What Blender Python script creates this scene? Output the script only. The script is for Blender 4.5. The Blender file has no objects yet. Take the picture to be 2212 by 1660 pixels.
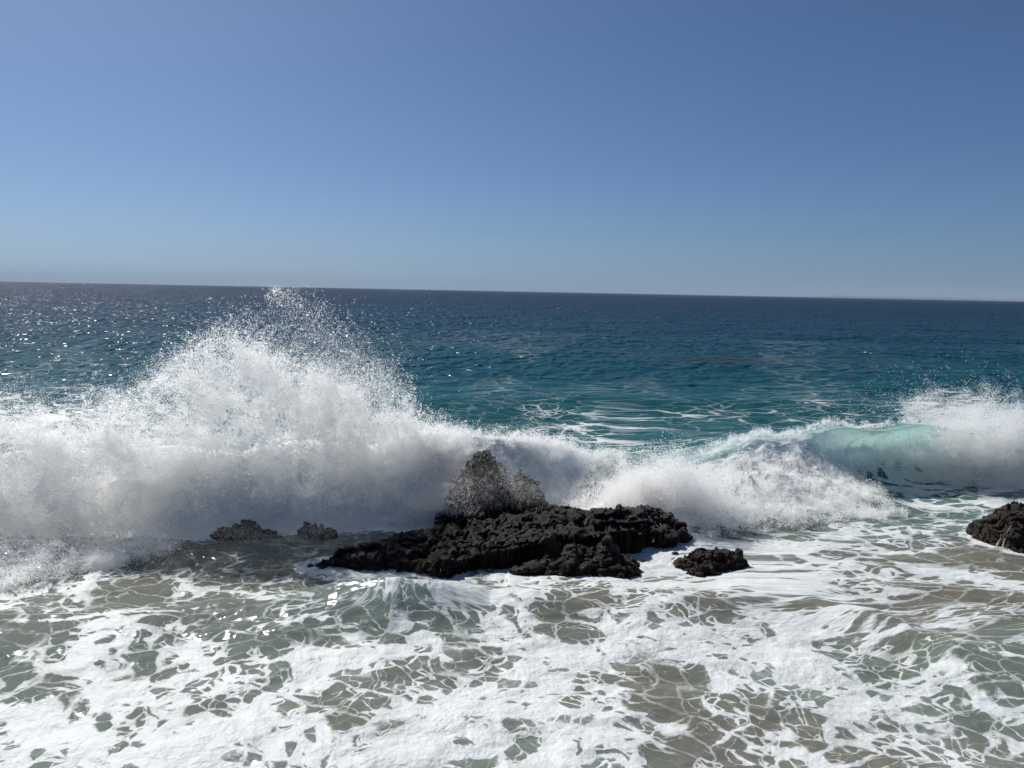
import bpy, math, random
import numpy as np
from mathutils import Vector, Matrix

rng = np.random.default_rng(11)
scene = bpy.context.scene
R = math.radians

# ------------------------------------------------------------------ camera
CAM_H, FPX = 7.0, 1670.0                      # metres above the sea; focal length on a 2212 px wide picture
PITCH = math.atan((830 - 629.5) / FPX)
ROLL = math.atan(43 / 2212)
cam_d = bpy.data.cameras.new('camera')
cam_d.sensor_width = 36.0
cam_d.lens = 36.0 * FPX / 2212
cam_d.clip_start, cam_d.clip_end = 0.1, 200000
cam = bpy.data.objects.new('camera', cam_d)
scene.collection.objects.link(cam)
cam.matrix_world = (Matrix.Translation((0, 0, CAM_H)) @ Matrix.Rotation(math.pi / 2 - PITCH, 4, 'X')
                    @ Matrix.Rotation(ROLL, 4, 'Z'))
scene.camera = cam

# ------------------------------------------------------------------ sky and sun
SUN_EL, SUN_AZ = R(47), R(-39)                # azimuth measured from +Y towards +X
world = bpy.data.worlds.new('World')
scene.world = world
world.use_nodes = True
wn, wl = world.node_tree.nodes, world.node_tree.links
sky = wn.new('ShaderNodeTexSky')
sky.sky_type = 'NISHITA'
sky.sun_disc = False
sky.sun_elevation = SUN_EL
sky.sun_rotation = SUN_AZ
sky.altitude = 0
sky.air_density, sky.dust_density, sky.ozone_density = 0.6, 1.0, 10.0
bg = wn['Background']
bg.inputs['Strength'].default_value = 0.075
tc = wn.new('ShaderNodeTexCoord')              # the last degree above the sea keeps the colour of the haze over it
sx = wn.new('ShaderNodeSeparateXYZ'); cx = wn.new('ShaderNodeCombineXYZ'); mx = wn.new('ShaderNodeMath')
mx.operation = 'SMOOTH_MAX'; mx.inputs[1].default_value = 0.03; mx.inputs[2].default_value = 0.09
wl.new(tc.outputs['Generated'], sx.inputs[0])
wl.new(sx.outputs[0], cx.inputs[0]); wl.new(sx.outputs[1], cx.inputs[1]); wl.new(sx.outputs[2], mx.inputs[0]); wl.new(mx.outputs[0], cx.inputs[2])
wl.new(cx.outputs[0], sky.inputs[0])
tint = wn.new('ShaderNodeMix')                 # the camera's white balance
tint.data_type, tint.blend_type = 'RGBA', 'MULTIPLY'
tint.inputs['Factor'].default_value = 1.0
tint.inputs[7].default_value = (0.98, 1.03, 0.985, 1)
wl.new(sky.outputs[0], tint.inputs[6])
wl.new(tint.outputs[2], bg.inputs['Color'])

sun_d = bpy.data.lights.new('sun', 'SUN')
sun_d.energy, sun_d.angle, sun_d.color = 4.8, R(0.53), (1.0, 0.965, 0.91)
sun = bpy.data.objects.new('sun', sun_d)
scene.collection.objects.link(sun)
to_sun = Vector((math.sin(SUN_AZ) * math.cos(SUN_EL), math.cos(SUN_AZ) * math.cos(SUN_EL), math.sin(SUN_EL)))
sun.rotation_euler = to_sun.to_track_quat('Z', 'Y').to_euler()
sun.location = to_sun * 60

vs = scene.view_settings
vs.view_transform, vs.look, vs.exposure, vs.gamma = 'Standard', 'None', 0.0, 1.0
vs.use_curve_mapping = False
cy = scene.cycles
cy.max_bounces, cy.diffuse_bounces, cy.glossy_bounces = 12, 10, 2
cy.use_adaptive_sampling, cy.adaptive_threshold, cy.adaptive_min_samples = True, 0.02, 24
cy.use_denoising = True
cy.denoiser = 'OPENIMAGEDENOISE'
cy.transparent_max_bounces = 8
cy.sample_clamp_indirect = 6.0

# ------------------------------------------------------------------ helpers
def ray(u, v):
    x, y = u - 1106.0, -(v - 830.0)
    c, s = math.cos(ROLL), math.sin(ROLL)
    X, Y = x * c - y * s, x * s + y * c
    return np.array([X, FPX * math.cos(PITCH) + Y * math.sin(PITCH), -FPX * math.sin(PITCH) + Y * math.cos(PITCH)])
def G(u, v, z=0.0):                            # survey: point of the place at height z
    d = ray(u, v)
    return np.array([0, 0, CAM_H]) + (z - CAM_H) / d[2] * d
def P(u, v, y):                                # survey: point of the place at distance y
    d = ray(u, v)
    return np.array([0, 0, CAM_H]) + y / d[1] * d
def PV(u, v, y):
    d = ray(u, v)
    return np.stack([d[0], d[1], d[2]], 1) * (y / d[1])[:, None] + np.array([0, 0, CAM_H])
def proj(x, y, z):
    """survey coordinates of a place point, to read the foam chart"""
    z = z - CAM_H
    cp, sp = math.cos(PITCH), math.sin(PITCH)
    dep = y * cp - z * sp
    Y = (y * sp + z * cp) / dep * FPX
    X = x / dep * FPX
    c, s = math.cos(ROLL), math.sin(ROLL)
    return 1106 + X * c + Y * s, 830 - (-X * s + Y * c)

_perm = np.random.default_rng(5).permutation(256).astype(np.int32)
_perm = np.concatenate([_perm, _perm])
_g = np.random.default_rng(6).normal(size=(256, 3)).astype(np.float32)
_g /= np.linalg.norm(_g, axis=1, keepdims=True)
def perlin(p):
    p = np.asarray(p, np.float32)
    i = np.floor(p).astype(np.int32)
    f = p - i
    w = f * f * f * (f * (f * 6 - 15) + 10)
    i &= 255
    j = (i + 1) & 255
    out = 0
    for dx in (0, 1):
        hx = _perm[j[:, 0] if dx else i[:, 0]]
        wx = w[:, 0] if dx else 1 - w[:, 0]
        for dy in (0, 1):
            hy = _perm[hx + (j[:, 1] if dy else i[:, 1])]
            wy = w[:, 1] if dy else 1 - w[:, 1]
            for dz in (0, 1):
                h = _perm[hy + (j[:, 2] if dz else i[:, 2])]
                wz = w[:, 2] if dz else 1 - w[:, 2]
                g = _g[h]
                dot = g[:, 0] * (f[:, 0] - dx) + g[:, 1] * (f[:, 1] - dy) + g[:, 2] * (f[:, 2] - dz)
                out = out + dot * (wx * wy * wz)
    return out
def fbm(p, octv=4, lac=2.03, gain=0.5):
    a, s, o = 1.0, 1.0, 0
    for k in range(octv):
        o = o + a * perlin(p * s + 17.3 * k)
        a *= gain
        s *= lac
    return o
def billow(p, octv=3, gain=0.5):
    a, s, o = 1.0, 1.0, 0
    for k in range(octv):
        o = o + a * np.abs(perlin(p * s + 9.1 * k))
        a *= gain
        s *= 2.1
    return o
def worley(p):
    p = np.asarray(p, np.float32)
    i = np.floor(p).astype(np.int32)
    best = np.full(len(p), 9.0, np.float32)
    for dx in (-1, 0, 1):
        for dy in (-1, 0, 1):
            for dz in (-1, 0, 1):
                c = i + np.array([dx, dy, dz], np.int32)
                h = _perm[_perm[_perm[c[:, 0] & 255] + (c[:, 1] & 255)] + (c[:, 2] & 255)]
                q = c + (_g[h] * .5 + .5) - p
                best = np.minimum(best, (q * q).sum(1))
    return np.sqrt(best)
def sstep(a, b, x):
    t = np.clip((x - a) / (b - a), 0, 1)
    return t * t * (3 - 2 * t)

def tag(o, label=None, cat=None, group=None, kind=None):
    if label: o['label'] = label
    if cat: o['category'] = cat
    if group: o['group'] = group
    if kind: o['kind'] = kind
    return o
def link(name, me, mat=None, parent=None):
    o = bpy.data.objects.new(name, me)
    scene.collection.objects.link(o)
    if mat is not None and me is not None:
        me.materials.append(mat)
    if parent is not None:
        o.parent = parent
    return o
def grid_mesh(name, V, nr, nc, smooth=True):
    """V: (nr*nc,3)"""
    me = bpy.data.meshes.new(name)
    nf = (nr - 1) * (nc - 1)
    me.vertices.add(nr * nc)
    me.vertices.foreach_set('co', V.astype(np.float32).ravel())
    a = (np.arange(nr - 1)[:, None] * nc + np.arange(nc - 1)[None, :]).ravel()
    q = np.stack([a, a + 1, a + nc + 1, a + nc], 1).astype(np.int32)
    me.loops.add(nf * 4)
    me.loops.foreach_set('vertex_index', q.ravel())
    me.polygons.add(nf)
    me.polygons.foreach_set('loop_start', np.arange(0, nf * 4, 4, dtype=np.int32))
    me.polygons.foreach_set('use_smooth', np.full(nf, smooth))
    me.update(calc_edges=True)
    return me
def fattr(me, name, arr):
    a = me.attributes.new(name, 'FLOAT', 'POINT')
    a.data.foreach_set('value', np.ascontiguousarray(arr, np.float32))
def vattr(me, name, arr):
    a = me.attributes.new(name, 'FLOAT_VECTOR', 'POINT')
    a.data.foreach_set('vector', np.ascontiguousarray(arr, np.float32).ravel())

class NT:
    def __init__(s, name):
        s.m = bpy.data.materials.new(name)
        s.m.use_nodes = True
        s.n, s.l = s.m.node_tree.nodes, s.m.node_tree.links
        s.n.clear()
        s.out = s.n.new('ShaderNodeOutputMaterial')
    def put(s, sock, val):
        if val is None:
            return
        if isinstance(val, bpy.types.NodeSocket):
            s.l.new(val, sock)
        else:
            sock.default_value = val
    def node(s, typ, inputs=None, **kw):
        n = s.n.new(typ)
        for k, v in kw.items():
            setattr(n, k, v)
        for k, v in (inputs or {}).items():
            s.put(n.inputs[k], v)
        return n
    def math(s, op, a, b=None, c=None, clamp=False):
        n = s.node('ShaderNodeMath', operation=op, use_clamp=clamp)
        for i, v in enumerate((a, b, c)):
            s.put(n.inputs[i], v)
        return n.outputs[0]
    def vmath(s, op, a, b=None, scale=None):
        n = s.node('ShaderNodeVectorMath', operation=op)
        s.put(n.inputs[0], a)
        if b is not None: s.put(n.inputs[1], b)
        if scale is not None: s.put(n.inputs['Scale'], scale)
        return n.outputs[0]
    def attr(s, name, what='Fac'):
        return s.node('ShaderNodeAttribute', attribute_name=name).outputs[what]
    def noise(s, vec, scale, detail=3, rough=0.55, dist=0.0, out='Fac'):
        return s.node('ShaderNodeTexNoise', {'Vector': vec, 'Scale': scale, 'Detail': detail, 'Roughness': rough,
                                             'Distortion': dist}).outputs[out]
    def voro(s, vec, scale, feature='DISTANCE_TO_EDGE', out='Distance', rnd=1.0):
        return s.node('ShaderNodeTexVoronoi', {'Vector': vec, 'Scale': scale, 'Randomness': rnd},
                      feature=feature).outputs[out]
    def sm(s, x, a, b, c=0.0, d=1.0):
        n = s.node('ShaderNodeMapRange', interpolation_type='SMOOTHSTEP')
        for k, v in (('Value', x), ('From Min', a), ('From Max', b), ('To Min', c), ('To Max', d)):
            s.put(n.inputs[k], v)
        return n.outputs[0]
    def mix(s, f, a, b):
        n = s.node('ShaderNodeMix', data_type='RGBA')
        s.put(n.inputs['Factor'], f)
        s.put(n.inputs[6], a)
        s.put(n.inputs[7], b)
        return n.outputs[2]
    def mixs(s, f, a, b):
        n = s.node('ShaderNodeMixShader')
        s.put(n.inputs[0], f)
        s.l.new(a, n.inputs[1])
        s.l.new(b, n.inputs[2])
        return n.outputs[0]
    def done(s, sh):
        s.l.new(sh, s.out.inputs['Surface'])
        return s.m

# ------------------------------------------------------------------ materials
def make_water():
    t = NT('sea_water')
    pos = t.node('ShaderNodeNewGeometry').outputs['Position']
    cov, thin, far = t.attr('foam'), t.attr('thin'), t.attr('far')
    chop = t.attr('chop')
    col = t.attr('water_colour', 'Color')
    fu = t.attr('flow', 'Vector')
    # --- foam lace: webs of cells whose walls thicken into sheets
    fl = t.vmath('MULTIPLY', fu, (1, 1, 0))
    w1 = t.vmath('SCALE', t.vmath('SUBTRACT', t.noise(fl, 0.5, 2, out='Color'), (0.5, 0.5, 0.5)), scale=1.1)
    w2 = t.vmath('SCALE', t.vmath('SUBTRACT', t.noise(fl, 2.1, 2, out='Color'), (0.5, 0.5, 0.5)), scale=0.30)
    q = t.vmath('MULTIPLY', t.vmath('ADD', t.vmath('ADD', fl, w1), w2), (1, 1, 0))
    big = t.noise(fl, 0.58, 5, 0.62, 0.6)
    rag = t.math('SUBTRACT', t.noise(fl, 11.0, 3, 0.6), 0.5)
    def rnd(sc, ch):
        return t.math('SUBTRACT', t.node('ShaderNodeSeparateColor', {'Color': t.voro(q, sc, 'F1', 'Color')}).outputs[ch], 0.5)
    ea = t.math('ADD', t.voro(q, 1.5), t.math('MULTIPLY', rag, 0.10))
    eb = t.math('ADD', t.voro(q, 3.7), t.math('MULTIPLY', rag, 0.16))
    ec = t.math('ADD', t.voro(q, 7.5), t.math('MULTIPLY', rag, 0.16))
    th = t.math('ADD', t.math('MULTIPLY', t.math('SUBTRACT', cov, 0.5), 2.1), t.math('MULTIPLY_ADD', t.math('SUBTRACT', big, 0.5), t.math('MULTIPLY_ADD', far, -1.0, 2.9), t.math('MULTIPLY_ADD', far, -0.25, -0.59)))
    ta = t.math('MULTIPLY_ADD', rnd(1.5, 0), 1.0, th)
    tb = t.math('MULTIPLY_ADD', rnd(3.7, 1), 1.0, th)
    wfar = t.math('MULTIPLY_ADD', far, 1.5, 1.0)
    thin_a = t.math('MULTIPLY', 0.020, wfar)
    wa = t.math('MULTIPLY_ADD', t.sm(ta, -0.55, 0.75), 0.52, thin_a)
    wb = t.math('MULTIPLY_ADD', t.sm(tb, -0.35, 0.70), 0.56, t.math('MULTIPLY', t.sm(tb, -0.9, -0.1), t.math('MULTIPLY', 0.028, wfar)))
    wc = t.math('MULTIPLY', t.sm(tb, -0.6, 0.75), 0.13)
    def web(e, w, soft):
        return t.math('SUBTRACT', 1.0, t.sm(e, t.math('SUBTRACT', w, soft), t.math('ADD', w, soft)))
    fa, fb, fc = web(ea, wa, 0.035), web(eb, wb, 0.055), web(ec, wc, 0.07)
    fb = t.math('MULTIPLY', fb, t.sm(tb, -0.85, -0.15, 0.25, 1.0))
    fc = t.math('MULTIPLY', fc, t.sm(th, -0.4, 0.5, 0.0, 0.85))
    faint = t.sm(th, -1.1, -0.2, 0.15, 1.0)
    foam = t.math('MAXIMUM', t.math('MAXIMUM', t.math('MULTIPLY', fa, faint), t.math('MULTIPLY', fb, faint)), fc)
    full = t.sm(cov, 0.93, 1.0)
    foam = t.math('MAXIMUM', foam, full)
    foam = t.math('MULTIPLY', foam, t.sm(cov, 0.02, 0.14), clamp=True)
    # bubbles milky below the surface round the foam
    milk = t.math('MULTIPLY', t.sm(th, -0.7, 0.5), t.sm(cov, 0.05, 0.5))
    tone = t.noise(fu, 0.21, 3)
    base = t.mix(t.math('MULTIPLY', milk, 0.45), col, (0.34, 0.41, 0.38, 1))
    base = t.mix(t.sm(tone, 0.35, 0.7, 0.0, 0.35), base, t.mix(0.5, base, t.attr('water_colour2', 'Color')))
    # --- ripples: height in metres
    wv = t.vmath('MULTIPLY', pos, (0.7, 1.0, 0.0))
    wf = t.vmath('MULTIPLY', pos, (1.5, 1.0, 0.0))
    nf = t.math('SUBTRACT', 1.0, far)
    h1 = t.math('MULTIPLY', t.noise(wv, 0.09, 1, 0.5, 0.5), t.math('MULTIPLY', far, 1.6))
    h2 = t.math('MULTIPLY', t.noise(wf, 0.40, 1, 0.5, 0.5), t.math('MULTIPLY_ADD', far, 0.6, 0.25))
    h3 = t.math('MULTIPLY', t.noise(wv, 2.6, 2, 0.6), t.math('MULTIPLY', nf, 0.13))
    h3 = t.math('ADD', h3, t.math('MULTIPLY', t.noise(wf, 1.1, 0, 0.5), t.math('MULTIPLY', far, 0.16)))
    hh = t.math('MULTIPLY', t.math('ADD', t.math('ADD', h1, h2), h3), chop)
    bumpw = t.node('ShaderNodeBump', {'Strength': 1.0, 'Distance': 1.0, 'Height': hh}).outputs[0]
    body = t.node('ShaderNodeBsdfDiffuse', {'Color': base, 'Normal': bumpw}).outputs[0]
    shine = t.node('ShaderNodeBsdfGlossy', {'Color': (1, 1, 1, 1), 'Roughness': t.math('MULTIPLY_ADD', far, 0.06, 0.12), 'Normal': bumpw}).outputs[0]
    fr = t.node('ShaderNodeFresnel', {'IOR': 1.33, 'Normal': bumpw}).outputs[0]
    fr = t.math('MINIMUM', t.math('MULTIPLY', fr, t.math('MULTIPLY_ADD', far, -0.1, 0.4)), t.math('MULTIPLY_ADD', far, -0.3, 0.5))
    water = t.mixs(fr, body, shine)
    shore = t.attr('shore')
    glow = t.node('ShaderNodeBsdfTranslucent', {'Color': t.mix(shore, (0.74, 0.93, 0.87, 1), (0.74, 0.84, 0.76, 1))}).outputs[0]
    gd = t.node('ShaderNodeBsdfDiffuse', {'Color': t.mix(shore, (0.55, 0.76, 0.70, 1), (0.36, 0.41, 0.36, 1))}).outputs[0]
    clear = t.node('ShaderNodeBsdfTransparent', {'Color': t.mix(shore, (0.80, 0.96, 0.91, 1), (0.86, 0.93, 0.88, 1))}).outputs[0]
    water = t.mixs(t.math('MULTIPLY', thin, 0.9), water, t.mixs(t.attr('clear'), t.mixs(0.3, glow, gd), clear))
    # --- foam surface
    fh = t.math('MULTIPLY_ADD', t.sm(th, -0.2, 0.9), 0.05, t.math('MULTIPLY', t.noise(fu, 9.0, 5, 0.65), 0.017))
    fh = t.math('ADD', fh, t.math('MULTIPLY', t.noise(fu, 2.2, 3, 0.6), 0.10))
    fh = t.math('ADD', fh, t.math('MULTIPLY', foam, 0.012))
    bumpf = t.node('ShaderNodeBump', {'Strength': 0.9, 'Distance': 1.0, 'Height': fh}).outputs[0]
    fd = t.node('ShaderNodeBsdfPrincipled', {'Base Color': t.mix(t.noise(fl, 3.3, 5, 0.7), (0.50, 0.53, 0.53, 1), (0.74, 0.76, 0.75, 1)), 'Roughness': 0.6, 'Normal': bumpf}).outputs[0]
    ft = t.node('ShaderNodeBsdfTranslucent', {'Color': (0.75, 0.9, 0.86, 1)}).outputs[0]
    fo = t.mixs(t.math('MULTIPLY', thin, 0.5), fd, ft)
    return t.done(t.mixs(foam, water, fo))

def make_spray(name='spray_droplets', a=0.85):
    t = NT(name)
    d = t.node('ShaderNodeBsdfDiffuse', {'Color': (0.99, 0.985, 0.975, 1)}).outputs[0]
    tr = t.node('ShaderNodeBsdfTranslucent', {'Color': (0.99, 0.985, 0.975, 1)}).outputs[0]
    return t.done(t.mixs(a, d, tr))

def make_rock(name='wet_dark_rock', k=(1, 1, 1)):
    t = NT(name)
    def K(r, g, b, a):
        return (r * k[0], g * k[1], b * k[2], a)
    pos = t.node('ShaderNodeNewGeometry').outputs['Position']
    n1 = t.noise(pos, 1.3, 4, 0.6)
    n2 = t.noise(pos, 9.0, 5, 0.65)
    n3 = t.noise(pos, 38.0, 4, 0.7)
    c = t.mix(t.sm(n1, 0.4, 0.65), K(0.0052, 0.0040, 0.0032, 1), K(0.019, 0.012, 0.0068, 1))
    c = t.mix(t.sm(n2, 0.5, 0.72, 0, 0.75), c, K(0.046, 0.030, 0.014, 1))
    c = t.mix(t.sm(n3, 0.62, 0.78, 0, 0.6), c, K(0.075, 0.062, 0.048, 1))
    zz = t.node('ShaderNodeSeparateXYZ', {'Vector': pos}).outputs[2]
    alg = t.math('MULTIPLY', t.sm(zz, 0.55, 0.1), t.sm(t.noise(pos, 3.2, 4, 0.6), 0.45, 0.62))
    c = t.mix(t.math('MULTIPLY', alg, 0.7), c, (0.042, 0.022, 0.008, 1))
    h = t.math('ADD', t.math('MULTIPLY', n2, 0.10), t.math('MULTIPLY', n3, 0.035))
    b = t.node('ShaderNodeBump', {'Strength': 0.9, 'Distance': 1.0, 'Height': h}).outputs[0]
    p = t.node('ShaderNodeBsdfPrincipled', {'Base Color': c, 'Roughness': t.sm(n2, 0.3, 0.7, 0.6, 0.26), 'Normal': b,
                                            'Specular IOR Level': 0.28}).outputs[0]
    return t.done(p)

M_WATER, M_SPRAY, M_ROCK = make_water(), make_spray(), make_rock('wet_dark_rock', (.95, .80, .66))
def make_pool():
    t = NT('pool_water')
    pos = t.node('ShaderNodeNewGeometry').outputs['Position']
    b = t.node('ShaderNodeBump', {'Strength': 0.3, 'Distance': 0.05, 'Height': t.noise(pos, 12, 3)}).outputs[0]
    return t.done(t.node('ShaderNodeBsdfPrincipled', {'Base Color': (0.03, 0.035, 0.04, 1), 'Roughness': 0.08,
                                                      'IOR': 1.33, 'Normal': b}).outputs[0])
M_POOL = make_pool()
M_BROWN = make_rock('wet_brown_rock', (2.3, 2.0, 1.7))
def make_weed():
    t = NT('brown_seaweed')
    pos = t.node('ShaderNodeNewGeometry').outputs['Position']
    c = t.mix(t.noise(pos, 6, 3), (0.035, 0.02, 0.008, 1), (0.11, 0.065, 0.02, 1))
    return t.done(t.node('ShaderNodeBsdfPrincipled', {'Base Color': c, 'Roughness': 0.4}).outputs[0])
M_WEED = make_weed()

# ------------------------------------------------------------------ the sea: one sheet from the surf to the horizon
XC = np.array([-40, -16, -8, -3, -1.5, 1, 3, 5, 7, 9, 12, 16, 20, 40.0])
YC = np.array([22, 22.2, 22.6, 23.3, 24, 25, 26, 26.6, 27.3, 28.2, 29.4, 30.2, 30.5, 31])
HC = np.array([1.6, 1.9, 2.2, 2.4, 2.5, 1.95, 1.4, 1.15, 1.48, 1.84, 2.1, 2.15, 2.0, 1.5])
def crest(x):
    return np.interp(x, XC, YC) + 0.25 * np.sin(x * 0.9) * 0.6, np.interp(x, XC, HC) * (1 + 0.04 * np.sin(x * 1.7))
# the little wave curling in front of the rock, and the bore edge that leads on from it
bore = np.array([G(-500, 1372, .15), G(0, 1338, .2), G(300, 1322, .22), G(560, 1300, .28), G(720, 1266, .5), G(860, 1248, .78), G(960, 1254, .62),
                 G(1060, 1272, .3), G(1200, 1284, .3), G(1400, 1296, .32), G(1600, 1285, .28), G(1750, 1300, .25), G(1930, 1345, .28),
                 G(2040, 1395, .3), G(2600, 1500, .2)])
def bore_at(x):
    return np.interp(x, bore[:, 0], bore[:, 1]), np.interp(x, bore[:, 0], bore[:, 2])

def smooth_interp(x, xs, ys):
    return np.interp(x, xs, ys)

def sea_height(x, y, detail=True):
    p = np.stack([x, y, np.zeros_like(x)], 1)
    near = 1 - sstep(34, 60, y)
    yc, hc = crest(x)
    d = y - yc
    back = hc * np.exp(-(np.abs(d) / 5.2) ** 1.5)
    wfr = np.interp(x, [-40, 0, 3, 6, 10, 13, 18, 30], [.9, .9, 1.4, 2.0, 2.0, 0.9, 0.8, 1.2])
    front = hc * np.exp(-(np.abs(d) / wfr) ** 2.2)
    z = np.where(d > 0, back, front)
    # whitewater apron pushed out in front of the breaking wave
    ap = np.interp(x, [-40, -3, 0, 3, 5, 8, 11, 12.6, 13.5, 40], [.08, .08, .1, .4, .62, .74, .65, .3, .05, .05])
    z = z + ap * np.exp(-((d + 2.9) / 1.7) ** 2) * (d < 1) * sstep(1, -0.6, d)
    white = ap * np.exp(-((d + 2.9) / 1.9) ** 2)
    # curling wavelet
    yb, hb = bore_at(x)
    e = y - yb
    z = z + np.where(e > 0, hb * np.exp(-(e / np.where(x < 0, .75, 1.1)) ** 2), hb * np.exp(-(np.abs(e) / 1.2) ** 1.7))
    # swell out at sea
    z = z + 0.55 * np.exp(-((y - 46 - 2 * np.sin(x * .12)) / 4.0) ** 2) * sstep(60, 20, np.abs(x))
    z = z + 0.35 * sstep(40, 70, y) * np.sin(y * 0.16 + 2.2 * np.sin(x * .02) + x * 0.02) * sstep(900, 200, y)
    if detail:
        ch = fbm(p * np.array([0.35, 0.55, 1]), 3)
        z = z + 0.16 * ch
        c2 = billow(p * np.array([0.8, 1.3, 1]) + 3 * np.stack([ch, ch, ch], 1) * .25, 3)
        z = z + near * 0.075 * (0.55 - c2)
        lump = billow(np.stack([x, y, z * .8], 1) * 1.35, 4, 0.55)
        z = z + np.clip(white, 0, 1) * 0.8 * (lump - 0.3)
    return z, d, white, e, hb, hc

def build_sea():
    yn = np.concatenate([np.linspace(7.5, 23, 300, endpoint=False), np.linspace(23, 34, 230, endpoint=False)])
    v = np.linspace(math.atan(CAM_H / 34.0), math.atan(CAM_H / 45000.0), 260)
    ys = np.concatenate([yn, CAM_H / np.tan(v)])
    s = np.concatenate([np.linspace(-1.9, -0.72, 50, endpoint=False), np.linspace(-0.72, 0.72, 700, endpoint=False), np.linspace(0.72, 1.9, 51)])
    nr, nc = len(ys), len(s)
    Y = np.repeat(ys, nc)
    X = np.tile(s, nr) * (Y + 1.5)
    Z, d, white, e, hb, hc = sea_height(X, Y)
    # the lip of the breaking wave leans shoreward
    lean = np.interp(X, [4, 7, 10, 13, 15, 18, 22], [0, .3, .7, 1.25, 1.3, 1.0, .4])
    k = np.clip(Z / np.maximum(hc, .1), 0, 1.1) * np.exp(-(np.abs(d) / 3.0) ** 2)
    Y2 = Y - lean * k ** 3
    lean2 = 0.06 * np.exp(-((X + 2.6) / 1.6) ** 2) * np.exp(-(e / .9) ** 2) * np.clip(Z / .6, 0, 1) ** 2
    Y2 = Y2 - lean2
    V = np.stack([X, Y2, Z], 1)
    me = grid_mesh('sea', V, nr, nc)
    # ---- foam chart, surveyed at marked points of the water
    ch = np.array([
        (0, 1640, .72), (300, 1640, .72), (650, 1640, .66), (1000, 1620, .70), (1300, 1640, .66), (1700, 1640, .54), (2000, 1640, .58), (2212, 1640, .54),
        (0, 1560, .62), (300, 1520, .72), (620, 1520, .68), (900, 1540, .72), (1200, 1520, .74), (1500, 1540, .56), (1620, 1560, .44), (1900, 1540, .60), (2180, 1560, .58),
        (0, 1450, .50), (180, 1420, .66), (420, 1440, .66), (700, 1450, .72), (1000, 1430, .74), (1250, 1420, .70), (1450, 1430, .58), (1700, 1440, .66), (1950, 1460, .64), (2170, 1460, .44),
        (60, 1375, .30), (250, 1370, .48), (500, 1370, .52), (760, 1350, .46), (950, 1380, .62), (1100, 1370, .66), (1300, 1360, .70), (1450, 1370, .66), (1650, 1370, .66), (1900, 1390, .66), (2080, 1420, .40),
        (100, 1290, .40), (330, 1270, .46), (480, 1280, .46), (430, 1240, .36), (560, 1225, .22), (640, 1260, .52), (560, 1265, .66), (840, 1300, .56), (940, 1290, .58), (1080, 1300, .48), (1250, 1300, .42), (1500, 1300, .50), (1700, 1310, .60), (1950, 1300, .54), (2050, 1260, .46),
        (620, 1195, .30), (500, 1195, .34), (300, 1215, .55), (150, 1240, .6), (0, 1262, .6), (1150, 1262, .8), (1400, 1255, .85), (1400, 1200, .72), (1450, 1180, .62), (1650, 1245, .72), (1650, 1190, .62), (1800, 1220, .66), (1950, 1200, .50), (2100, 1225, .44), (2212, 1260, .45),
        (1950, 1120, .66), (2030, 1085, .66), (2060, 1130, .50), (2000, 1060, .66), (2180, 1290, .50), (2180, 1350, .55), (2212, 1400, .25),
        (0, 890, .52), (120, 905, .52), (100, 850, .48), (180, 846, .48), (60, 815, .12), (170, 812, .22), (330, 860, .3), (0, 780, 0), (300, 780, 0), (300, 815, .05),
        (950, 850, .05), (1050, 880, .26), (1100, 857, .33), (1250, 862, .32), (1400, 860, .12), (1150, 890, .44), (1300, 890, .38), (1420, 895, .40), (1230, 930, .52), (1330, 950, .54), (1180, 960, .46), (1330, 990, .45), (1500, 900, .38), (1450, 945, .40), (1600, 905, .36),
        (1550, 945, .42), (1700, 890, .46), (1720, 920, .44), (1800, 885, .44), (1900, 890, .46), (2000, 890, .6), (2100, 890, .6), (2212, 900, .55), (1900, 915, .45), (1650, 865, .22), (1850, 862, .22),
        (1200, 830, 0), (1500, 840, .03), (1900, 840, .03), (2200, 840, .03), (1000, 800, 0), (1600, 810, 0), (1680, 792, .10), (1560, 780, .03), (1850, 778, .06), (2100, 790, 0), (1300, 790, 0), (1400, 740, 0), (500, 740, 0), (2000, 740, 0), (100, 700, 0)])
    U, W = proj(X, Y2, Z)
    cov = np.zeros(len(X)); ws = np.full(len(X), 1e-9)
    for (u, w, c) in ch:
        sv = 16 + max(0, w - 850) * 0.055
        su = sv * 2.6
        g = np.exp(-((U - u) / su) ** 2 - ((W - w) / sv) ** 2) + 1e-5 * np.exp(-((U - u) / (su * 5)) ** 2 - ((W - w) / (sv * 5)) ** 2)
        cov += g * c; ws += g
    cov = cov / ws
    cov[Y > 130] = 0
    # tumbling whitewater and crest foam
    wf = sstep(0.10, 0.34, white)
    cov = np.maximum(cov, wf)
    yc, _ = crest(X)
    leftcrest = sstep(3.6, 1.5, X) * sstep(1.2, -0.2, d) * sstep(-2.6, -1.4, d)
    cov = np.maximum(cov, leftcrest)
    mintf = .74 * np.exp(-((d + .6) / 1.1) ** 2) * sstep(4.5, 7, X) * sstep(14.5, 12.5, X) + .68 * np.exp(-((d + .5) / 1.0) ** 2) * sstep(12, 14, X) * sstep(22, 18, X)
    cov = np.maximum(cov, mintf)
    for hf in (main_h, front_h, islet_h, edge_h):
        hr = hf(X, Y)
        cov = np.maximum(cov, np.where(hr > -.49, .9, 0) * sstep(40, 30, Y))
        for ox, oy in ((.3, 0), (-.3, 0), (0, -.3), (.2, -.25), (-.2, -.25)):
            cov = np.maximum(cov, np.where(hf(X + ox, Y + oy * -1) > -.45, .68, 0))
    # white line along the bore edge
    line = np.exp(-((e + 0.05) / 0.16) ** 2) * np.interp(X, [-14, -11, -5, -4, -1, 0, 8, 9.5, 12], [.7, .75, .7, .45, .45, .5, .5, .75, .6])
    cov = np.maximum(cov, line)
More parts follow.
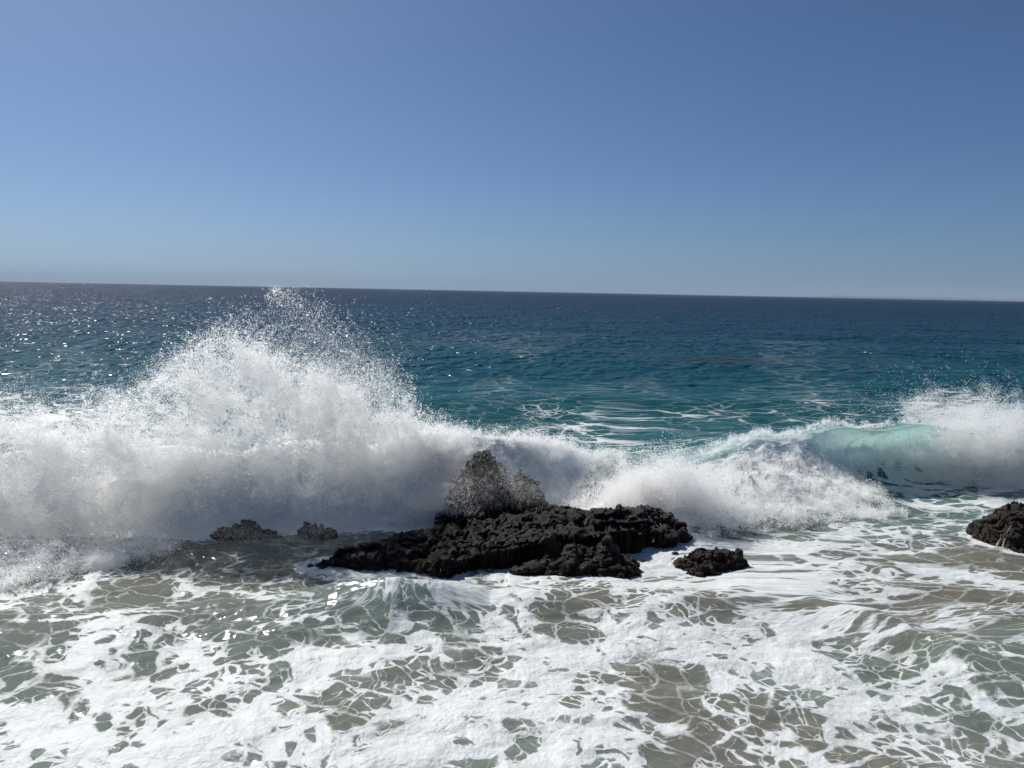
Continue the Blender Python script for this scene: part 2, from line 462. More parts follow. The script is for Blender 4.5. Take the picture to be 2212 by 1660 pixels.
    cov = np.where(cov < .9, cov + .075 * sstep(1250, 1600, U) * sstep(1180, 1240, W) + .08 * sstep(700, 500, U) * sstep(1180, 1210, W) * sstep(1350, 1320, W), cov)
    fattr(me, 'foam', np.clip(cov, 0, 1))
    thin = np.exp(-((d + 0.1) / 1.15) ** 2) * sstep(2.5, 7, X) * sstep(24, 18, X) * sstep(.5, 1.25, Z)
    thin = np.maximum(thin, 0.75 * np.exp(-((d - 0.5) / 1.4) ** 2) * sstep(0, 2, X) * sstep(9, 5, X))
    thin = np.maximum(thin, 0.4 * np.exp(-(e / .8) ** 4) * np.exp(-((X + 2.6) / 1.9) ** 2))
    fattr(me, 'thin', thin)
    fattr(me, 'clear', np.where(Y > 21, .12 + .6 * sstep(0.0, .5, d), .12 + .6 * sstep(0.0, .3, e)))
    fattr(me, 'shore', sstep(22, 18, Y))
    fattr(me, 'far', sstep(30, 70, Y))
    fattr(me, 'chop', np.interp(Y, [8, 20, 34, 50, 90, 400, 3000], [.13, .17, .38, .75, 1.2, 1.65, 2.0]))
    # water colour by depth and sediment
    def lin(*c):
        return np.array(c)
    stops = [10, 16, 20, 24, 30, 45, 70, 130, 400, 2000]
    cols = np.array([(.145, .158, .134), (.140, .160, .137), (.125, .148, .128), (.090, .150, .135), (.027, .108, .110), (.008, .072, .085),
                     (.005, .052, .072), (.005, .036, .062), (.007, .026, .055), (.009, .024, .052)])
    C = np.stack([np.interp(Y, stops, cols[:, k]) for k in range(3)], 1)
    sd = np.zeros(len(X)); sw = np.full(len(X), .15)
    for (u, w, c) in [(1580, 1560, 1), (1450, 1500, .6), (1300, 1290, .8), (1500, 1320, .7), (1980, 1290, .9), (1750, 1180, .5), (2100, 1240, .9), (100, 1290, .25), (540, 1225, .4), (1820, 1610, .9), (900, 1480, .4),
                      (300, 1400, -1), (850, 1310, -1), (100, 1550, -.9), (2150, 1450, -1), (1980, 1450, -.7), (1750, 1470, -.6), (1950, 1560, -.6), (600, 1420, -.6), (1100, 1640, -.3), (600, 1640, .3), (1350, 1180, -.5)]:
        g = np.exp(-((U - u) / 190) ** 2 - ((W - w) / 62) ** 2)
        sd += g * c; sw += g
    sd = (sd / sw + .25 * fbm(np.stack([X, Y, X * 0], 1) * .5, 2)) * sstep(24, 20, Y)
    C = C + np.clip(sd, 0, 1)[:, None] * (np.array([.142, .130, .105]) - C) + np.clip(-sd, 0, 1)[:, None] * (np.array([.118, .160, .140]) - C) * .8
    rf = G(1590, 784)                          # kelp reef just under the surface
    reef = np.exp(-((X - rf[0]) / 9) ** 2 - ((Y - rf[1]) / 3.5) ** 2) + .7 * np.exp(-((X - rf[0] - 15) / 6) ** 2 - ((Y - rf[1] - 2) / 2.5) ** 2)
    C = C * (1 - .75 * reef[:, None]) + np.array([.022, .02, .014]) * (.75 * reef[:, None])
    vattr(me, 'water_colour', C)
    vattr(me, 'water_colour2', np.stack([np.interp(Y, stops, cols[:, k] * f) for k, f in enumerate((1.15, .82, .62))], 1)
          * sstep(40, 25, Y)[:, None] + C * 0.8 * (1 - sstep(40, 25, Y))[:, None])
    # flow coordinates: streaks run along the wave
    st = np.interp(Y, [8, 16, 20, 24, 30, 50, 90], [1.0, .95, .9, .8, .62, .42, .25])
    rightst = 1 - 0.4 * sstep(3, 8, X) * sstep(14, 18, Y)
    face = np.exp(-((X + 2.4) / 1.7) ** 2) * np.exp(-((e + .25) / .55) ** 2)
    FX = X * st * rightst + 1.1 * face * (X + 2.4) + 0.18 * (Y - 26) * sstep(24, 28, Y) * sstep(60, 40, Y)
    FY = np.interp(Y, [0, 20, 24, 30, 50, 90, 200], [0, 20, 23.8, 28.5, 39.5, 54, 80])
    FY = FY * 1.0 - 0.5 * face * (e + .25)
    vattr(me, 'flow', np.stack([FX, FY, Z * .9 * (1 - face)], 1))
    o = link('sea', me, M_WATER)
    tag(o, 'blue-green ocean with foam-laced surf reaching the horizon', 'sea', kind='structure')
    return o

# ------------------------------------------------------------------ rocks
def rock_mesh(name, hfun, x0, x1, y0, y1, step, seed, amp=0.16, zmin=-0.5):
    xs = np.arange(x0, x1 + step, step); ys = np.arange(y0, y1 + step, step)
    nr, nc = len(ys), len(xs)
    X = np.tile(xs, nr); Y = np.repeat(ys, nc)
    wob = np.stack([X, Y, np.full_like(X, seed)], 1)
    wx = 0.22 * fbm(wob * 0.9, 3); wy = 0.22 * fbm(wob * 0.9 + 31.7, 3)
    Z = hfun(X + wx, Y + wy)
    bed = Z - 0.10 * X + 0.10 * Y + .12 * fbm(wob * 1.1 + 7, 3)   # ledges along the tilted bedding
    fr = bed / .2 - np.floor(bed / .2)
    Z = Z + ((np.floor(bed / .2) + sstep(.5, 1, fr)) * .2 - bed) * .75 * sstep(zmin, zmin + .3, Z)
    V = np.stack([X, Y, Z], 1)
    # surface normals
    Vg = V.reshape(nr, nc, 3)
    du = np.gradient(Vg, axis=1); dv = np.gradient(Vg, axis=0)
    N = np.cross(du, dv); N /= np.linalg.norm(N, axis=2, keepdims=True) + 1e-9
    N = N.reshape(-1, 3)
    p = V + seed
    wp = p + .12 * np.stack([fbm(p * 3 + 5, 2), fbm(p * 3 + 25, 2), fbm(p * 3 + 45, 2)], 1)
    a = fbm(p * 1.1, 3) * 1.1 + .5 * (.35 - np.abs(perlin(p * np.array([1.8, 2.4, 3.0]) + 3)) * 1.6)
    b = (0.55 - worley(wp * 2.6)) * (0.6 + 1.2 * np.clip(fbm(p * .9 + 70, 2) + .4, 0, 1))
    c = .55 * (0.5 - worley(wp * 7.5 + 8)) + .9 * fbm(p * 6.5, 3, 2.1, .6)
    strata = np.sin((V[:, 2] - 0.16 * V[:, 0] + 0.25 * fbm(p * .8, 2)) * 16) * 0.5
    steep = 1 - np.abs(N[:, 2])
    crack = np.exp(-(perlin(p * np.array([1.3, 1.6, 2.2]) + 11) / .05) ** 2) + .7 * np.exp(-(perlin(p * np.array([3.1, 3.3, 4.5]) + 61) / .07) ** 2)
    D = amp * (1.3 * a + 0.22 * b + 0.17 * c - .55 * crack) + amp * .5 * strata * steep
    D *= sstep(zmin, zmin + .25, Z)
    V = V + N * D[:, None]
    me = grid_mesh(name, V, nr, nc, False)
    return me, V, N

def icolump(n=1):
    import bmesh
    bm = bmesh.new()
    bmesh.ops.create_icosphere(bm, subdivisions=n, radius=1)
    v = np.array([x.co[:] for x in bm.verts]); f = np.array([[q.index for q in p.verts] for p in bm.faces])
    bm.free()
    return v, f
ICO_V, ICO_F = icolump(1)
ICO_B = icolump(3)
def lumps_mesh(name, C, S, seed):
    """many small knobs (uneven icospheres) as one mesh"""
    r = np.random.default_rng(seed)
    n, nv = len(C), len(ICO_V)
    rot = r.normal(size=(n, 4)); rot /= np.linalg.norm(rot, axis=1, keepdims=True)
    w, x, y, z = rot.T
    Rm = np.stack([1 - 2 * (y * y + z * z), 2 * (x * y - z * w), 2 * (x * z + y * w), 2 * (x * y + z * w), 1 - 2 * (x * x + z * z), 2 * (y * z - x * w),
                   2 * (x * z - y * w), 2 * (y * z + x * w), 1 - 2 * (x * x + y * y)], 1).reshape(n, 3, 3)
    base = ICO_V[None] * r.uniform(.7, 1.3, (n, 1, 3)) * r.uniform(.78, 1.2, (n, nv, 1))
    V = np.einsum('nij,nvj->nvi', Rm, base) * S[:, None, None] + C[:, None, :]
    F = (ICO_F[None] + (np.arange(n) * nv)[:, None, None]).reshape(-1, 3)
    me = bpy.data.meshes.new(name)
    me.vertices.add(n * nv); me.vertices.foreach_set('co', V.astype(np.float32).ravel())
    me.loops.add(len(F) * 3); me.loops.foreach_set('vertex_index', F.astype(np.int32).ravel())
    me.polygons.add(len(F)); me.polygons.foreach_set('loop_start', np.arange(0, len(F) * 3, 3, dtype=np.int32))
    me.polygons.foreach_set('use_smooth', np.full(len(F), True))
    me.update(calc_edges=True)
    return me

SURF = {}
def make_rockthing(name, hfun, box, seed, label, n_knobs, amp=.16, step=.035, knobs=(), weed=0, group=None, mat=None):
    me, V, N = rock_mesh(name, hfun, *box, step, seed, amp)
    mat = mat or M_ROCK
    o = link(name, me, mat)
    tag(o, label, 'rock', group)
    r = np.random.default_rng(int(seed * 10))
    ok = np.where((V[:, 2] > 0.02))[0]
    if n_knobs and len(ok):
        i = r.choice(ok, n_knobs)
        S = 0.015 + 0.055 * r.random(n_knobs) ** 4
        c = link('rock_nodules', lumps_mesh('rock_nodules', V[i] + N[i] * (S * .1)[:, None], S, int(seed) + 3), mat, o)
        c['kind'] = 'stuff'
    for (x, y, z, s) in knobs:
        z = V[np.argmin((V[:, 0] - x) ** 2 + (V[:, 1] - y) ** 2), 2] + .15 * s
        q = ICO_B[0] * s * r.uniform(.8, 1.25, 3)
        w = q * 1.0 + np.array([x, y, z])
        q = q * (1 + 1.1 * (.5 - worley(w * 6))[:, None] * .6 + .5 * fbm(w * 2.5, 3)[:, None])
        bme = bpy.data.meshes.new('boulder')
        bme.from_pydata((q + np.array([x, y, z])).tolist(), [], ICO_B[1].tolist()); bme.update()
        link('boulder', bme, M_ROCK, o)
    if weed:
        lo = np.where((V[:, 2] > 0.0) & (V[:, 2] < 0.35))[0]
        i = r.choice(lo, weed)
        S = 0.02 + 0.035 * r.random(weed)
        c = link('seaweed', lumps_mesh('seaweed', V[i] + N[i] * .01, S, int(seed) + 9), M_WEED, o)
        c['kind'] = 'stuff'
    SURF[o.name] = (V, N)
    return o

# main rock: plan curves along x
MX = np.array([-5.2, -4.6, -4.0, -3.0, -2.2, -1.5, -0.8, 0.2, 1.2, 2.2, 3.2, 4.2, 4.9, 5.35])
MF = np.array([18.65, 18.25, 18.02, 18.0, 18.12, 18.25, 18.6, 19.0, 19.3, 19.7, 20.2, 20.6, 20.9, 21.3])   # front foot
MB = np.array([18.9, 19.4, 19.8, 20.3, 20.7, 21.0, 21.3, 21.6, 21.9, 22.1, 22.2, 22.4, 22.3, 21.6])        # back foot
MTF = np.array([.27, .33, .38, .42, .38, .52, .58, .64, .80, .78, .70, .56, .40, .1])                   # height at the front brink
MT = np.array([.32, .43, .52, .60, .66, .74, .80, .90, 1.02, .98, 1.0, .86, .62, .2])                # height along the ridge
MW = np.array([.5, .6, .7, .8, .5, .2, .12, .1, .1, .1, .1, .12, .2, .3])                              # width of the front slope
def main_h(x, y):
    f = np.interp(x, MX, MF); b = np.interp(x, MX, MB); tf = np.interp(x, MX, MTF); tt = np.interp(x, MX, MT); w = np.interp(x, MX, MW)
    up = sstep(0, 1, (y - f + .1) / w)
    top = tf + (tt - tf) * sstep(0, 1, (y - f - w) / np.maximum(b - f - w - .9, .1))
    dn = sstep(0, 1, (b - y) / .7)
    ends = sstep(-5.45, -5.15, x) * sstep(5.5, 5.15, x)
    return -0.55 + (0.55 + top) * up * dn * ends
main_rock = make_rockthing('rock_ledge', main_h, (-5.7, 5.8, 17.6, 22.8), 1.0,
    'long low dark rock ledge lying in the middle of the surf', 350, .17, .024,
    knobs=[(1.15, 21.1, 1.12, .13), (-4.95, 18.72, .12, .16), (-4.3, 19.0, .30, .12), (-4.1, 19.1, .36, .14), (3.1, 21.3, 1.1, .1), (2.2, 21.3, 1.08, .12), (4.5, 21.2, .85, .2), (4.9, 21.0, .6, .2)])
pool_v = []
c0 = P(1360, 1108, 20.85)
SV = SURF[main_rock.name][0]
c0[2] = np.percentile(SV[((SV[:, 0] - c0[0]) / .5) ** 2 + ((SV[:, 1] - c0[1]) / .28) ** 2 < 1, 2], 55)
for k in range(20):
    a = 2 * math.pi * k / 20
    rr = 1 + .25 * math.sin(3 * a + 1) + .15 * math.sin(5 * a)
    pool_v.append((c0[0] + .42 * rr * math.cos(a), c0[1] + .22 * rr * math.sin(a), c0[2]))
pm = bpy.data.meshes.new('tide_pool'); pm.from_pydata(pool_v, [], [list(range(20))]); pm.update()
link('tide_pool', pm, M_POOL, main_rock)

def mound(cx, cy, rx, ry, h, pw=2.0, tilt=0.0, base=-.5):
    def f(x, y):
        q = (np.abs((x - cx) / rx) ** pw + np.abs((y - cy) / ry) ** pw)
        return base + (h - base) * np.clip(1 - q, 0, 1) ** .55 * (1 + tilt * (x - cx) / rx)
    return f
def umax(*fs):
    def f(x, y):
        z = fs[0](x, y)
        for g in fs[1:]:
            z = np.maximum(z, g(x, y))
        return z
    return f
front_h = umax(mound(1.9, 18.95, 1.75, .85, .50, 2.2), mound(1.75, 19.1, .75, .55, .70), mound(2.55, 19.1, .55, .5, .60), mound(1.05, 19.15, .45, .4, .58), mound(.5, 18.55, .9, .35, .22), mound(3.0, 18.95, .5, .5, .38))
make_rockthing('knobbly_rock', front_h, (-.8, 4.0, 17.8, 20.2), 2.0, 'knobbly dark brown rock in front of the long ledge', 250, .17, .024,
               knobs=[(1.0, 19.15, .6, .2), (1.2, 19.1, .62, .16), (1.95, 19.2, .74, .16), (2.5, 19.1, .6, .14), (.75, 19.1, .35, .12)])
islet_h = umax(mound(5.3, 19.5, 1.1, .6, .40), mound(5.1, 19.6, .7, .4, .48), mound(5.8, 19.6, .6, .45, .34), mound(5.05, 19.0, .65, .45, .2))
make_rockthing('islet_rock', islet_h, (4.0, 6.7, 18.3, 20.6), 3.0, 'small brown seaweed-covered rock right of the long ledge', 150, .13, .024,
               knobs=[(6.05, 19.6, .22, .12)])
make_rockthing('pebble_rock', mound(4.45, 20.2, .2, .15, .12), (4.1, 4.8, 19.9, 20.5), 3.6, 'tiny dark rock tip just left of the small brown rock', 40, .05, .03)
edge_h = umax(mound(15.6, 21.9, 2.0, 1.3, 1.15, 2.4), mound(14.6, 21.9, 1.1, .8, .65), mound(15.3, 21.3, 1.6, .7, .6))
make_rockthing('brown_rock', edge_h, (13.0, 18.2, 20.0, 23.8), 4.0, 'rough brown rock with white runoff at the right edge', 350, .2, .026, mat=M_BROWN)
make_rockthing('pebble_rock', mound(14.45, 20.0, .3, .25, .16), (13.9, 15.0, 19.6, 20.4), 4.7, 'tiny dark rock tip below the rough rock at the right edge', 40, .05, .03)
pin_h = umax(mound(-.8, 22.2, 1.15, .9, 2.35, 2.0), mound(-1.1, 22.0, 1.25, .8, 1.6), mound(.45, 22.3, .8, .8, 1.75))
make_rockthing('tall_boulder', pin_h, (-2.4, 1.8, 20.8, 23.4), 5.0, 'tall dark boulder veiled by spray behind the long ledge', 300, .2, .03)
make_rockthing('veiled_rock', umax(mound(-7.3, 20.9, .7, .5, .55), mound(-7.9, 20.85, .6, .4, .3), mound(-6.7, 20.85, .6, .45, .38)), (-8.6, -6.0, 20.1, 21.8), 6.0, 'low dark rock half hidden under the big splash, left of the ledge', 400, .13, .03)
make_rockthing('veiled_rock', umax(mound(-5.6, 21.1, .5, .4, .45), mound(-5.2, 21.05, .5, .35, .32)), (-6.4, -4.7, 20.5, 21.9), 7.0, 'small dark rock between the big splash and the ledge tip', 200, .12, .03)

build_sea()

# ------------------------------------------------------------------ spray
def points_object(name, Pt, Rd, mat, label, mult=2, jit=.035):
    if mult > 1:                               # every gathered drop carries finer ones round it
        r = np.random.default_rng(len(Pt))
        Pt = np.concatenate([Pt] + [Pt + r.normal(size=Pt.shape) * jit for _ in range(mult - 1)])
        Rd = np.concatenate([Rd * .75] + [Rd * r.uniform(.3, .62, len(Rd)) for _ in range(mult - 1)])
    me = bpy.data.meshes.new(name)
    me.vertices.add(len(Pt))
    me.vertices.foreach_set('co', Pt.astype(np.float32).ravel())
    fattr(me, 'drop', Rd)
    o = link(name, me, mat)
    ng = bpy.data.node_groups.new(name + '_droplets', 'GeometryNodeTree')
    ng.interface.new_socket('Geometry', in_out='INPUT', socket_type='NodeSocketGeometry')
    ng.interface.new_socket('Geometry', in_out='OUTPUT', socket_type='NodeSocketGeometry')
    gi, go = ng.nodes.new('NodeGroupInput'), ng.nodes.new('NodeGroupOutput')
    mp = ng.nodes.new('GeometryNodeMeshToPoints')
    na = ng.nodes.new('GeometryNodeInputNamedAttribute'); na.data_type = 'FLOAT'; na.inputs['Name'].default_value = 'drop'
    sm = ng.nodes.new('GeometryNodeSetMaterial'); sm.inputs['Material'].default_value = mat
    ng.links.new(gi.outputs[0], mp.inputs['Mesh'])
    ng.links.new(na.outputs['Attribute'], mp.inputs['Radius'])
    ng.links.new(mp.outputs[0], sm.inputs[0])
    ng.links.new(sm.outputs[0], go.inputs[0])
    md = o.modifiers.new('droplets', 'NODES'); md.node_group = ng
    tag(o, label, 'spray', kind='stuff')
    return o

def fill(C, S, n_tot, stretch=None, seed=0, power=3.0):
    """droplets gathered in soft uneven clumps with centres C, sizes S"""
    r = np.random.default_rng(seed)
    w = S ** power; w /= w.sum()
    idx = r.choice(len(C), n_tot, p=w)
    rad = r.normal(size=(n_tot, 3)) * (0.35 + 0.65 * r.random((n_tot, 1)))
    off = rad * S[idx][:, None] * 0.62
    if stretch is not None:
        st = stretch[idx]
        L = np.linalg.norm(st, axis=1, keepdims=True) + 1e-6
        off += st * (r.random((n_tot, 1)) - .35)
    return C[idx] + off
def swirl(Pt, a=.22, f=1.1, oc=2):
    q = Pt * f
    D = np.stack([fbm(q + 3.1, oc), fbm(q + 47.7, oc), fbm(q + 91.3, oc)], 1)
    return Pt + a * D
def radii(n, seed, lo=.007, hi=.015, big=.02):
    r = np.random.default_rng(seed)
    a = lo + (hi - lo) * r.random(n) ** 2
    b = r.random(n) < big
    a[b] *= r.uniform(1.3, 2.8, b.sum())
    return a

# --- the great splash on the left
def big_splash():
    r = np.random.default_rng(21)
    us = np.array([-420, -200, 0, 120, 230, 300, 400, 480, 540, 600, 700, 790, 860, 900, 960, 1040, 1120])
    vt = np.array([900, 890, 885, 905, 865, 850, 790, 735, 725, 775, 800, 815, 845, 905, 920, 945, 985])
    Y0 = np.array([20.5, 20.6, 20.8, 21.0, 21.2, 21.4, 21.7, 21.9, 22.0, 22.1, 22.2, 22.3, 22.5, 22.9, 23.3, 23.6, 23.9])
    T = np.array([P(u, v, y) for u, v, y in zip(us, vt, Y0)])
    n = 5200
    u = r.uniform(-420, 1020, n)
    top = np.interp(u, us, T[:, 2]); y0 = np.interp(u, us, Y0)
    ax = np.interp(u, us, T[:, 0] / Y0)
    f = r.beta(1.8, 1.25, n)
    lowcut = np.interp(u, [-420, 300, 420, 720, 900, 1120], [-.05, -.02, .36, .42, .7, 1.1])
    z = lowcut + (top * 0.95 - lowcut) * f
    y = y0 + r.normal(size=n) * (0.55 - .2 * f) + (.3 - f * .6)
    y -= np.interp(u, [-420, 0, 300, 420], [2.0, 1.7, .9, 0]) * (1 - f) ** 1.5 * r.random(n) * 1.6
    C = np.stack([ax * y, y, z], 1)
    S = np.exp(r.normal(-1.35, .55, n)).clip(.06, .75) * (1.05 - .45 * f)
    up = np.stack([r.normal(size=n) * .25 + (ax * 0) + .10 * (u - 560) / 400, r.normal(size=n) * .2, r.random(n) * .9], 1) * (.25 + f)[:, None] * .9
    keep = fbm(C * np.array([.55, .55, .7]) + 5.5, 3) + .35 * r.random(n) > .05 - .25 * (1 - f)
    C, S, up, f = C[keep], S[keep], up[keep], f[keep]
    n = len(C)
    # low mist rolling forward over the water at the foot
    nl = 500
    lu = r.uniform(-420, 360, nl)
    ly = np.interp(lu, [-420, 0, 300, 360], [16.5, 17.0, 18.6, 19.4]) + np.abs(r.normal(0, 1.3, nl))
    Cl = np.stack([np.interp(lu, us, T[:, 0] / Y0) * ly, ly, np.abs(r.normal(.05, .22, nl))], 1)
    low = fill(Cl, np.exp(r.normal(-1.35, .45, nl)), 60000, None, 9, 2)
    pts = np.concatenate([low, fill(C, S, 330000, up, 3, 2.0)])
    r2 = np.random.default_rng(22)
    ii = r2.choice(n, 3500)
    Ct = C[ii] + r2.normal(size=(3500, 3)) * S[ii][:, None] * 1.1
    St = np.exp(r2.normal(-2.5, .5, 3500)).clip(.03, .3)
    pts = np.concatenate([pts, fill(Ct, St, 130000, up[ii] * .8, 5, 1.6)])
    # thrown filaments: fans of fast drops leaving the top
    nf = 900
    uu = r.normal(560, 170, nf).clip(-100, 1000)
    tp = np.interp(uu, us, T[:, 2]); yy = np.interp(uu, us, Y0) + r.normal(size=nf) * .5
    base = np.stack([np.interp(uu, us, T[:, 0] / Y0) * yy, yy, tp * r.uniform(.6, .98, nf)], 1)
    vel = np.stack([r.normal(.15, .45, nf) + .5 * (uu - 540) / 300, r.normal(0, .3, nf), np.abs(r.normal(.45, .4, nf))], 1)
    k = r.integers(0, nf, 17000)
    tt = r.random((17000, 1)) ** 1.6
    fil = base[k] + vel[k] * tt * 1.0 + r.normal(size=(17000, 3)) * (.03 + .14 * tt) - np.array([0, 0, .5]) * tt ** 2
    # the tall thin jet and the drifting veil to its right
    nj = 1500
    t = r.random(nj) ** .8
    su = r.normal(0, 1, nj)
    ju = np.interp(t, [0, .4, .75, 1], [770, 700, 640, 592]) + su * np.interp(t, [0, .4, .8, 1], [95, 70, 34, 8])
    jv = np.interp(t, [0, .4, .75, 1], [800, 735, 665, 622]) + r.normal(0, 1, nj) * np.interp(t, [0, .5, 1], [45, 30, 6])
    jy = 22.2 + r.normal(0, .5, nj)
    jet = PV(ju, jv, jy)
    nm = 6500
    mu = r.choice([120, 360, 450, 610, 820, 10], nm, p=[.12, .18, .2, .2, .2, .1]) + r.normal(0, 60, nm)
    mv = np.interp(mu, us, vt) - np.abs(r.normal(0, 38, nm)) + 8
    mist = PV(mu, mv, 21.6 + r.normal(0, .6, nm))
    A = swirl(np.concatenate([pts, fil, jet, mist]), .30, .85, 3)
    A = swirl(A, .09, 3.4, 2)
    A = A[A[:, 2] > -.1]
    return points_object('splash_spray', A, radii(len(A), 4), M_SPRAY, 'huge white plume of spray bursting up left of the rock ledge', 3)
big_splash()

def mist_veil():
    r = np.random.default_rng(29)
    n = 34000
    w = r.choice(4, n, p=[.66, .16, .1, .08])
    u = np.choose(w, [r.normal(735, 72, n), r.normal(395, 50, n), r.normal(70, 70, n), r.normal(250, 50, n)])
    top = np.interp(u, [-100, 60, 150, 250, 330, 400, 500, 580, 600, 640, 700, 800, 860, 900], [820, 810, 860, 840, 770, 735, 700, 640, 628, 655, 685, 735, 800, 860])
    dens = r.random(n) ** .62
    v = top + dens * np.choose(w, [190, 95, 90, 60]) + r.normal(0, 8, n)
    A = PV(u, v, 22.0 + r.normal(0, .6, n))
    A = swirl(swirl(A, .28, 1.0, 3), .09, 3.5, 2)
    points_object('mist_spray', A, radii(n, 30) * .46, M_SPRAY, 'thin drifting veil of fine spray over the top of the great splash')
mist_veil()

# --- foam and spray thrown off along the breaking wave
def crest_spray(name, label, x0, x1, n, n_cl, seed, dlo, dhi, zup, size=(-1.9, .5), fly=.5):
    r = np.random.default_rng(seed)
    x = r.uniform(x0, x1, n_cl)
    yc, hc = crest(x)
    d = r.uniform(dlo, dhi, n_cl)
    y = yc + d
    z = sea_height(x, y, False)[0]
    lift = np.abs(r.normal(0, 1, n_cl)) * zup
    C = np.stack([x, y, z + lift - .05], 1)
    S = np.exp(r.normal(size[0], size[1], n_cl)).clip(.04, .5)
    st = np.stack([r.normal(0, .2, n_cl), r.normal(-.1, .2, n_cl), np.abs(r.normal(0, .5, n_cl))], 1) * fly
    A = fill(C, S, n, st, seed + 1, 2.0)
    A = swirl(swirl(A, .22, 1.2, 2), .08, 4.0, 2)
    return points_object(name, A, radii(len(A), seed + 2), M_SPRAY, label)
crest_spray('crest_spray', 'white foam ridge tumbling down behind the ledge from the splash', -4, 4.0, 100000, 1900, 31, -1.5, .35, .13, (-2.2, .5), fly=.35)
crest_spray('whitewater_spray', 'churning whitewater pile right of the rock ledge', 3.0, 12.8, 130000, 2600, 41, -5.4, -1.5, .12, (-2.3, .55), fly=.5)
crest_spray('shoulder_spray', 'thick spray along the right end of the breaking wave', 15.9, 26, 130000, 2100, 51, -2.2, .8, .5, (-1.9, .6), fly=1.0)

def burst(name, label, u, v, y, wu, hz, n, seed, lean=0.0, fan=.6, rs=1.0):
    r = np.random.default_rng(seed)
    c = P(u, v, y)
    nf = 420
    bx = c[0] + r.normal(0, wu, nf)
    base = np.stack([bx, c[1] + r.normal(0, .35, nf), c[2] + r.random(nf) * .2], 1)
    vel = np.stack([(bx - c[0]) * fan + r.normal(lean, .25, nf), r.normal(-.1, .3, nf), hz * (1.1 - .35 * np.abs((bx - c[0]) / wu)).clip(.2) * r.uniform(.4, 1.15, nf)], 1)
    k = r.integers(0, nf, n)
    t = r.random((n, 1)) ** .85
    A = base[k] + vel[k] * t + r.normal(size=(n, 3)) * (.05 + .16 * t) - np.array([0, 0, hz * .25]) * t * t
    A = swirl(swirl(A, .2, 1.3, 2), .07, 4.5, 2)
    return points_object(name, A, radii(n, seed + 1) * rs, M_SPRAY, label)
burst('burst_spray', 'spray burst leaping up behind the right end of the ledge', 1430, 1100, 23.0, .8, 1.95, 85000, 61)
burst('burst_spray', 'thin veil of drops in front of the dark boulder', 1060, 1090, 21.6, 1.1, 1.7, 32000, 71, rs=.38)
burst('burst_spray', 'tall spray plume at the right edge above the breaking wave', 2140, 1010, 28.8, 1.7, 2.5, 120000, 81)
burst('burst_spray', 'spray heaped against the left foot of the dark boulder', 950, 1100, 21.7, .4, .8, 9000, 91)
burst('drop_spray', 'scattered single drops flying high above the breaking wave', 2060, 905, 29.0, 2.0, 2.6, 1500, 95)
burst('burst_spray', 'fine spray in front of the low dark rock under the big splash', 520, 1168, 20.3, .65, .6, 8000, 101, rs=.38)
burst('burst_spray', 'fine spray in front of the small dark rock near the ledge tip', 680, 1162, 20.5, .45, .5, 5000, 105, rs=.38)
crest_spray('lip_spray', 'broken drops and shreds along the lip of the mint green breaker', 6.5, 17, 30000, 1100, 111, -1.0, .05, .05, (-2.8, .5), fly=.3)

# ------------------------------------------------------------------ water running off the rocks
def make_runoff():
    t = NT('white_runoff')
    pos = t.node('ShaderNodeNewGeometry').outputs['Position']
    b = t.node('ShaderNodeBump', {'Strength': 0.8, 'Distance': 0.04, 'Height': t.noise(pos, 22, 4)}).outputs[0]
    return t.done(t.node('ShaderNodeBsdfPrincipled', {'Base Color': (0.66, 0.68, 0.68, 1), 'Roughness': 0.4, 'Normal': b}).outputs[0])
M_RUN = make_runoff()
def runoff(rock, starts, seed, width=.06):
    V, N = SURF[rock.name]
    r = np.random.default_rng(seed)
    for (x, y) in starts:
        p = np.array([x, y]); path = []
        for k in range(60):
            near = np.argsort((V[:, 0] - p[0]) ** 2 + (V[:, 1] - p[1]) ** 2)[:40]
            z = V[near, 2].mean() + .012
            path.append((p[0], p[1], z))
            if z < -.02: break
            A = np.c_[V[near, :2] - p, np.ones(len(near))]
            g = np.linalg.lstsq(A, V[near, 2], rcond=None)[0][:2]
            dr = -g / (np.linalg.norm(g) + 1e-6) + np.array([-.25, -.9])
            p = p + .05 * dr / np.linalg.norm(dr) + r.normal(0, .008, 2)
        if len(path) < 6: continue
        vs_, fs = [], []
        for k, q in enumerate(path):
            w = width * r.uniform(.35, 1.3) * (.4 + k / len(path))
            for e_, dz in ((-1, -.03), (-.4, .022), (.4, .022), (1, -.03)):
                vs_.append((q[0] + e_ * w, q[1] - .015, q[2] + dz))
            if k:
                for m in range(3):
                    a_ = (k - 1) * 4 + m
                    fs.append((a_, a_ + 1, a_ + 5, a_ + 4))
        me = bpy.data.meshes.new('runoff'); me.from_pydata(vs_, [], fs); me.update()
        for pl in me.polygons: pl.use_smooth = True
        link('runoff', me, M_RUN, rock)
runoff(bpy.data.objects['brown_rock'], [(13.9, 21.6), (14.02, 21.35), (13.8, 21.3), (14.15, 21.2), (14.3, 21.4), (14.08, 21.5), (13.95, 21.2)], 3, .03)
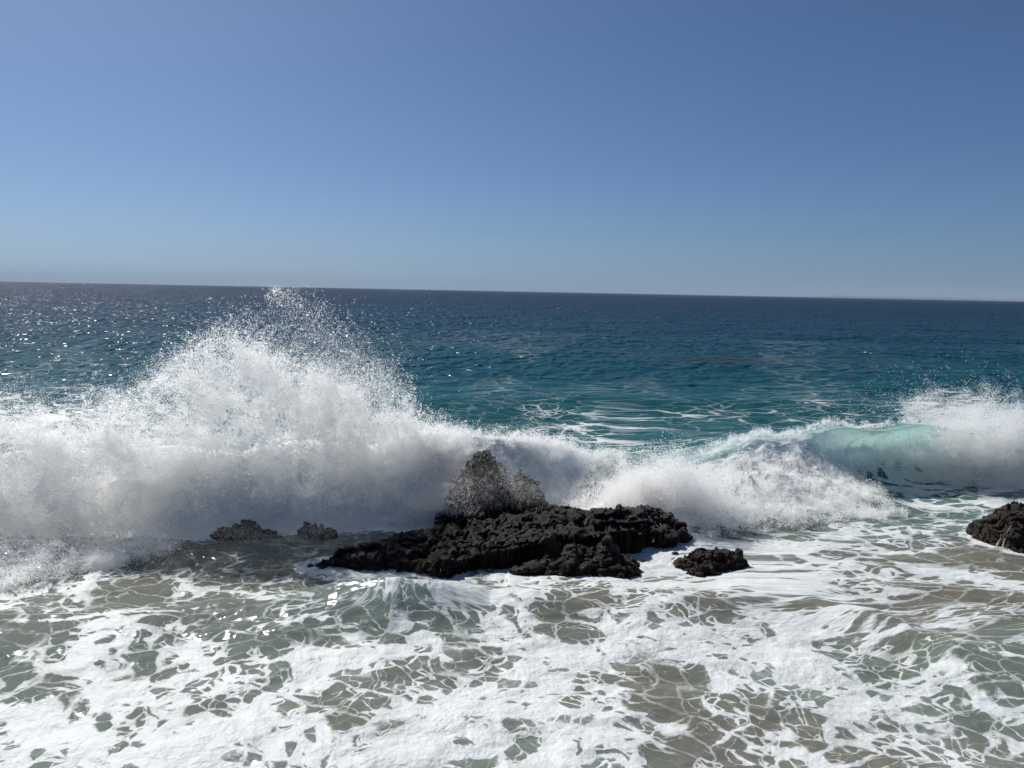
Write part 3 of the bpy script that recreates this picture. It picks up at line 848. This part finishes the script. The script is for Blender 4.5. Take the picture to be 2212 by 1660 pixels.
runoff(bpy.data.objects['knobbly_rock'], [(.75, 18.9), (.45, 18.75), (.6, 18.85)], 5, .03)

# ------------------------------------------------------------------ far coast on the horizon, and the air between
def make_coast():
    t = NT('coast_scrub')
    pos = t.node('ShaderNodeNewGeometry').outputs['Position']
    c = t.mix(t.noise(pos, 0.002, 4), (0.05, 0.06, 0.035, 1), (0.16, 0.13, 0.09, 1))
    return t.done(t.node('ShaderNodeBsdfDiffuse', {'Color': c}).outputs[0])
def island():
    D = 32000.0
    xs = np.linspace(P(1700, 640, D)[0], P(2700, 660, D)[0], 160)
    ys = np.linspace(D - 1500, D + 2500, 24)
    X = np.tile(xs, 24); Y = np.repeat(ys, 160)
    f = (X - xs[0]) / (xs[-1] - xs[0])
    ridge = 95 * (sstep(0, .12, f) * .7 + .5 * np.exp(-((f - .16) / .07) ** 2) + .45 * np.exp(-((f - .38) / .1) ** 2)) * sstep(1, .9, f)
    pr = np.stack([X * .0006, Y * .0006, X * 0], 1)
    Z = ridge * (1 + .55 * fbm(pr, 4)) * np.exp(-((Y - D - 500) / 1100) ** 2) - 12
    me = grid_mesh('island', np.stack([X, Y, Z], 1), 24, 160)
    o = link('island', me, make_coast())
    tag(o, 'faint hazy blue land low on the horizon at the right', 'island')
island()
def haze():
    x0, x1, y0, y1, z0, z1 = -60000, 60000, -200, 46000, -14, 420
    v = [(x, y, z) for x in (x0, x1) for y in (y0, y1) for z in (z0, z1)]
    f = [(0, 1, 3, 2), (4, 6, 7, 5), (0, 4, 5, 1), (2, 3, 7, 6), (0, 2, 6, 4), (1, 5, 7, 3)]
    me = bpy.data.meshes.new('haze'); me.from_pydata(v, [], f); me.update()
    t = NT('sea_air')
    pv = t.node('ShaderNodeVolumePrincipled', {'Color': (0.60, 0.74, 0.90, 1), 'Density': 3.4e-5, 'Anisotropy': 0.0})
    t.l.new(pv.outputs[0], t.out.inputs['Volume'])
    o = link('haze', me, t.m)
    tag(o, 'thin sea haze filling the air to the horizon', 'haze', kind='stuff')
haze()
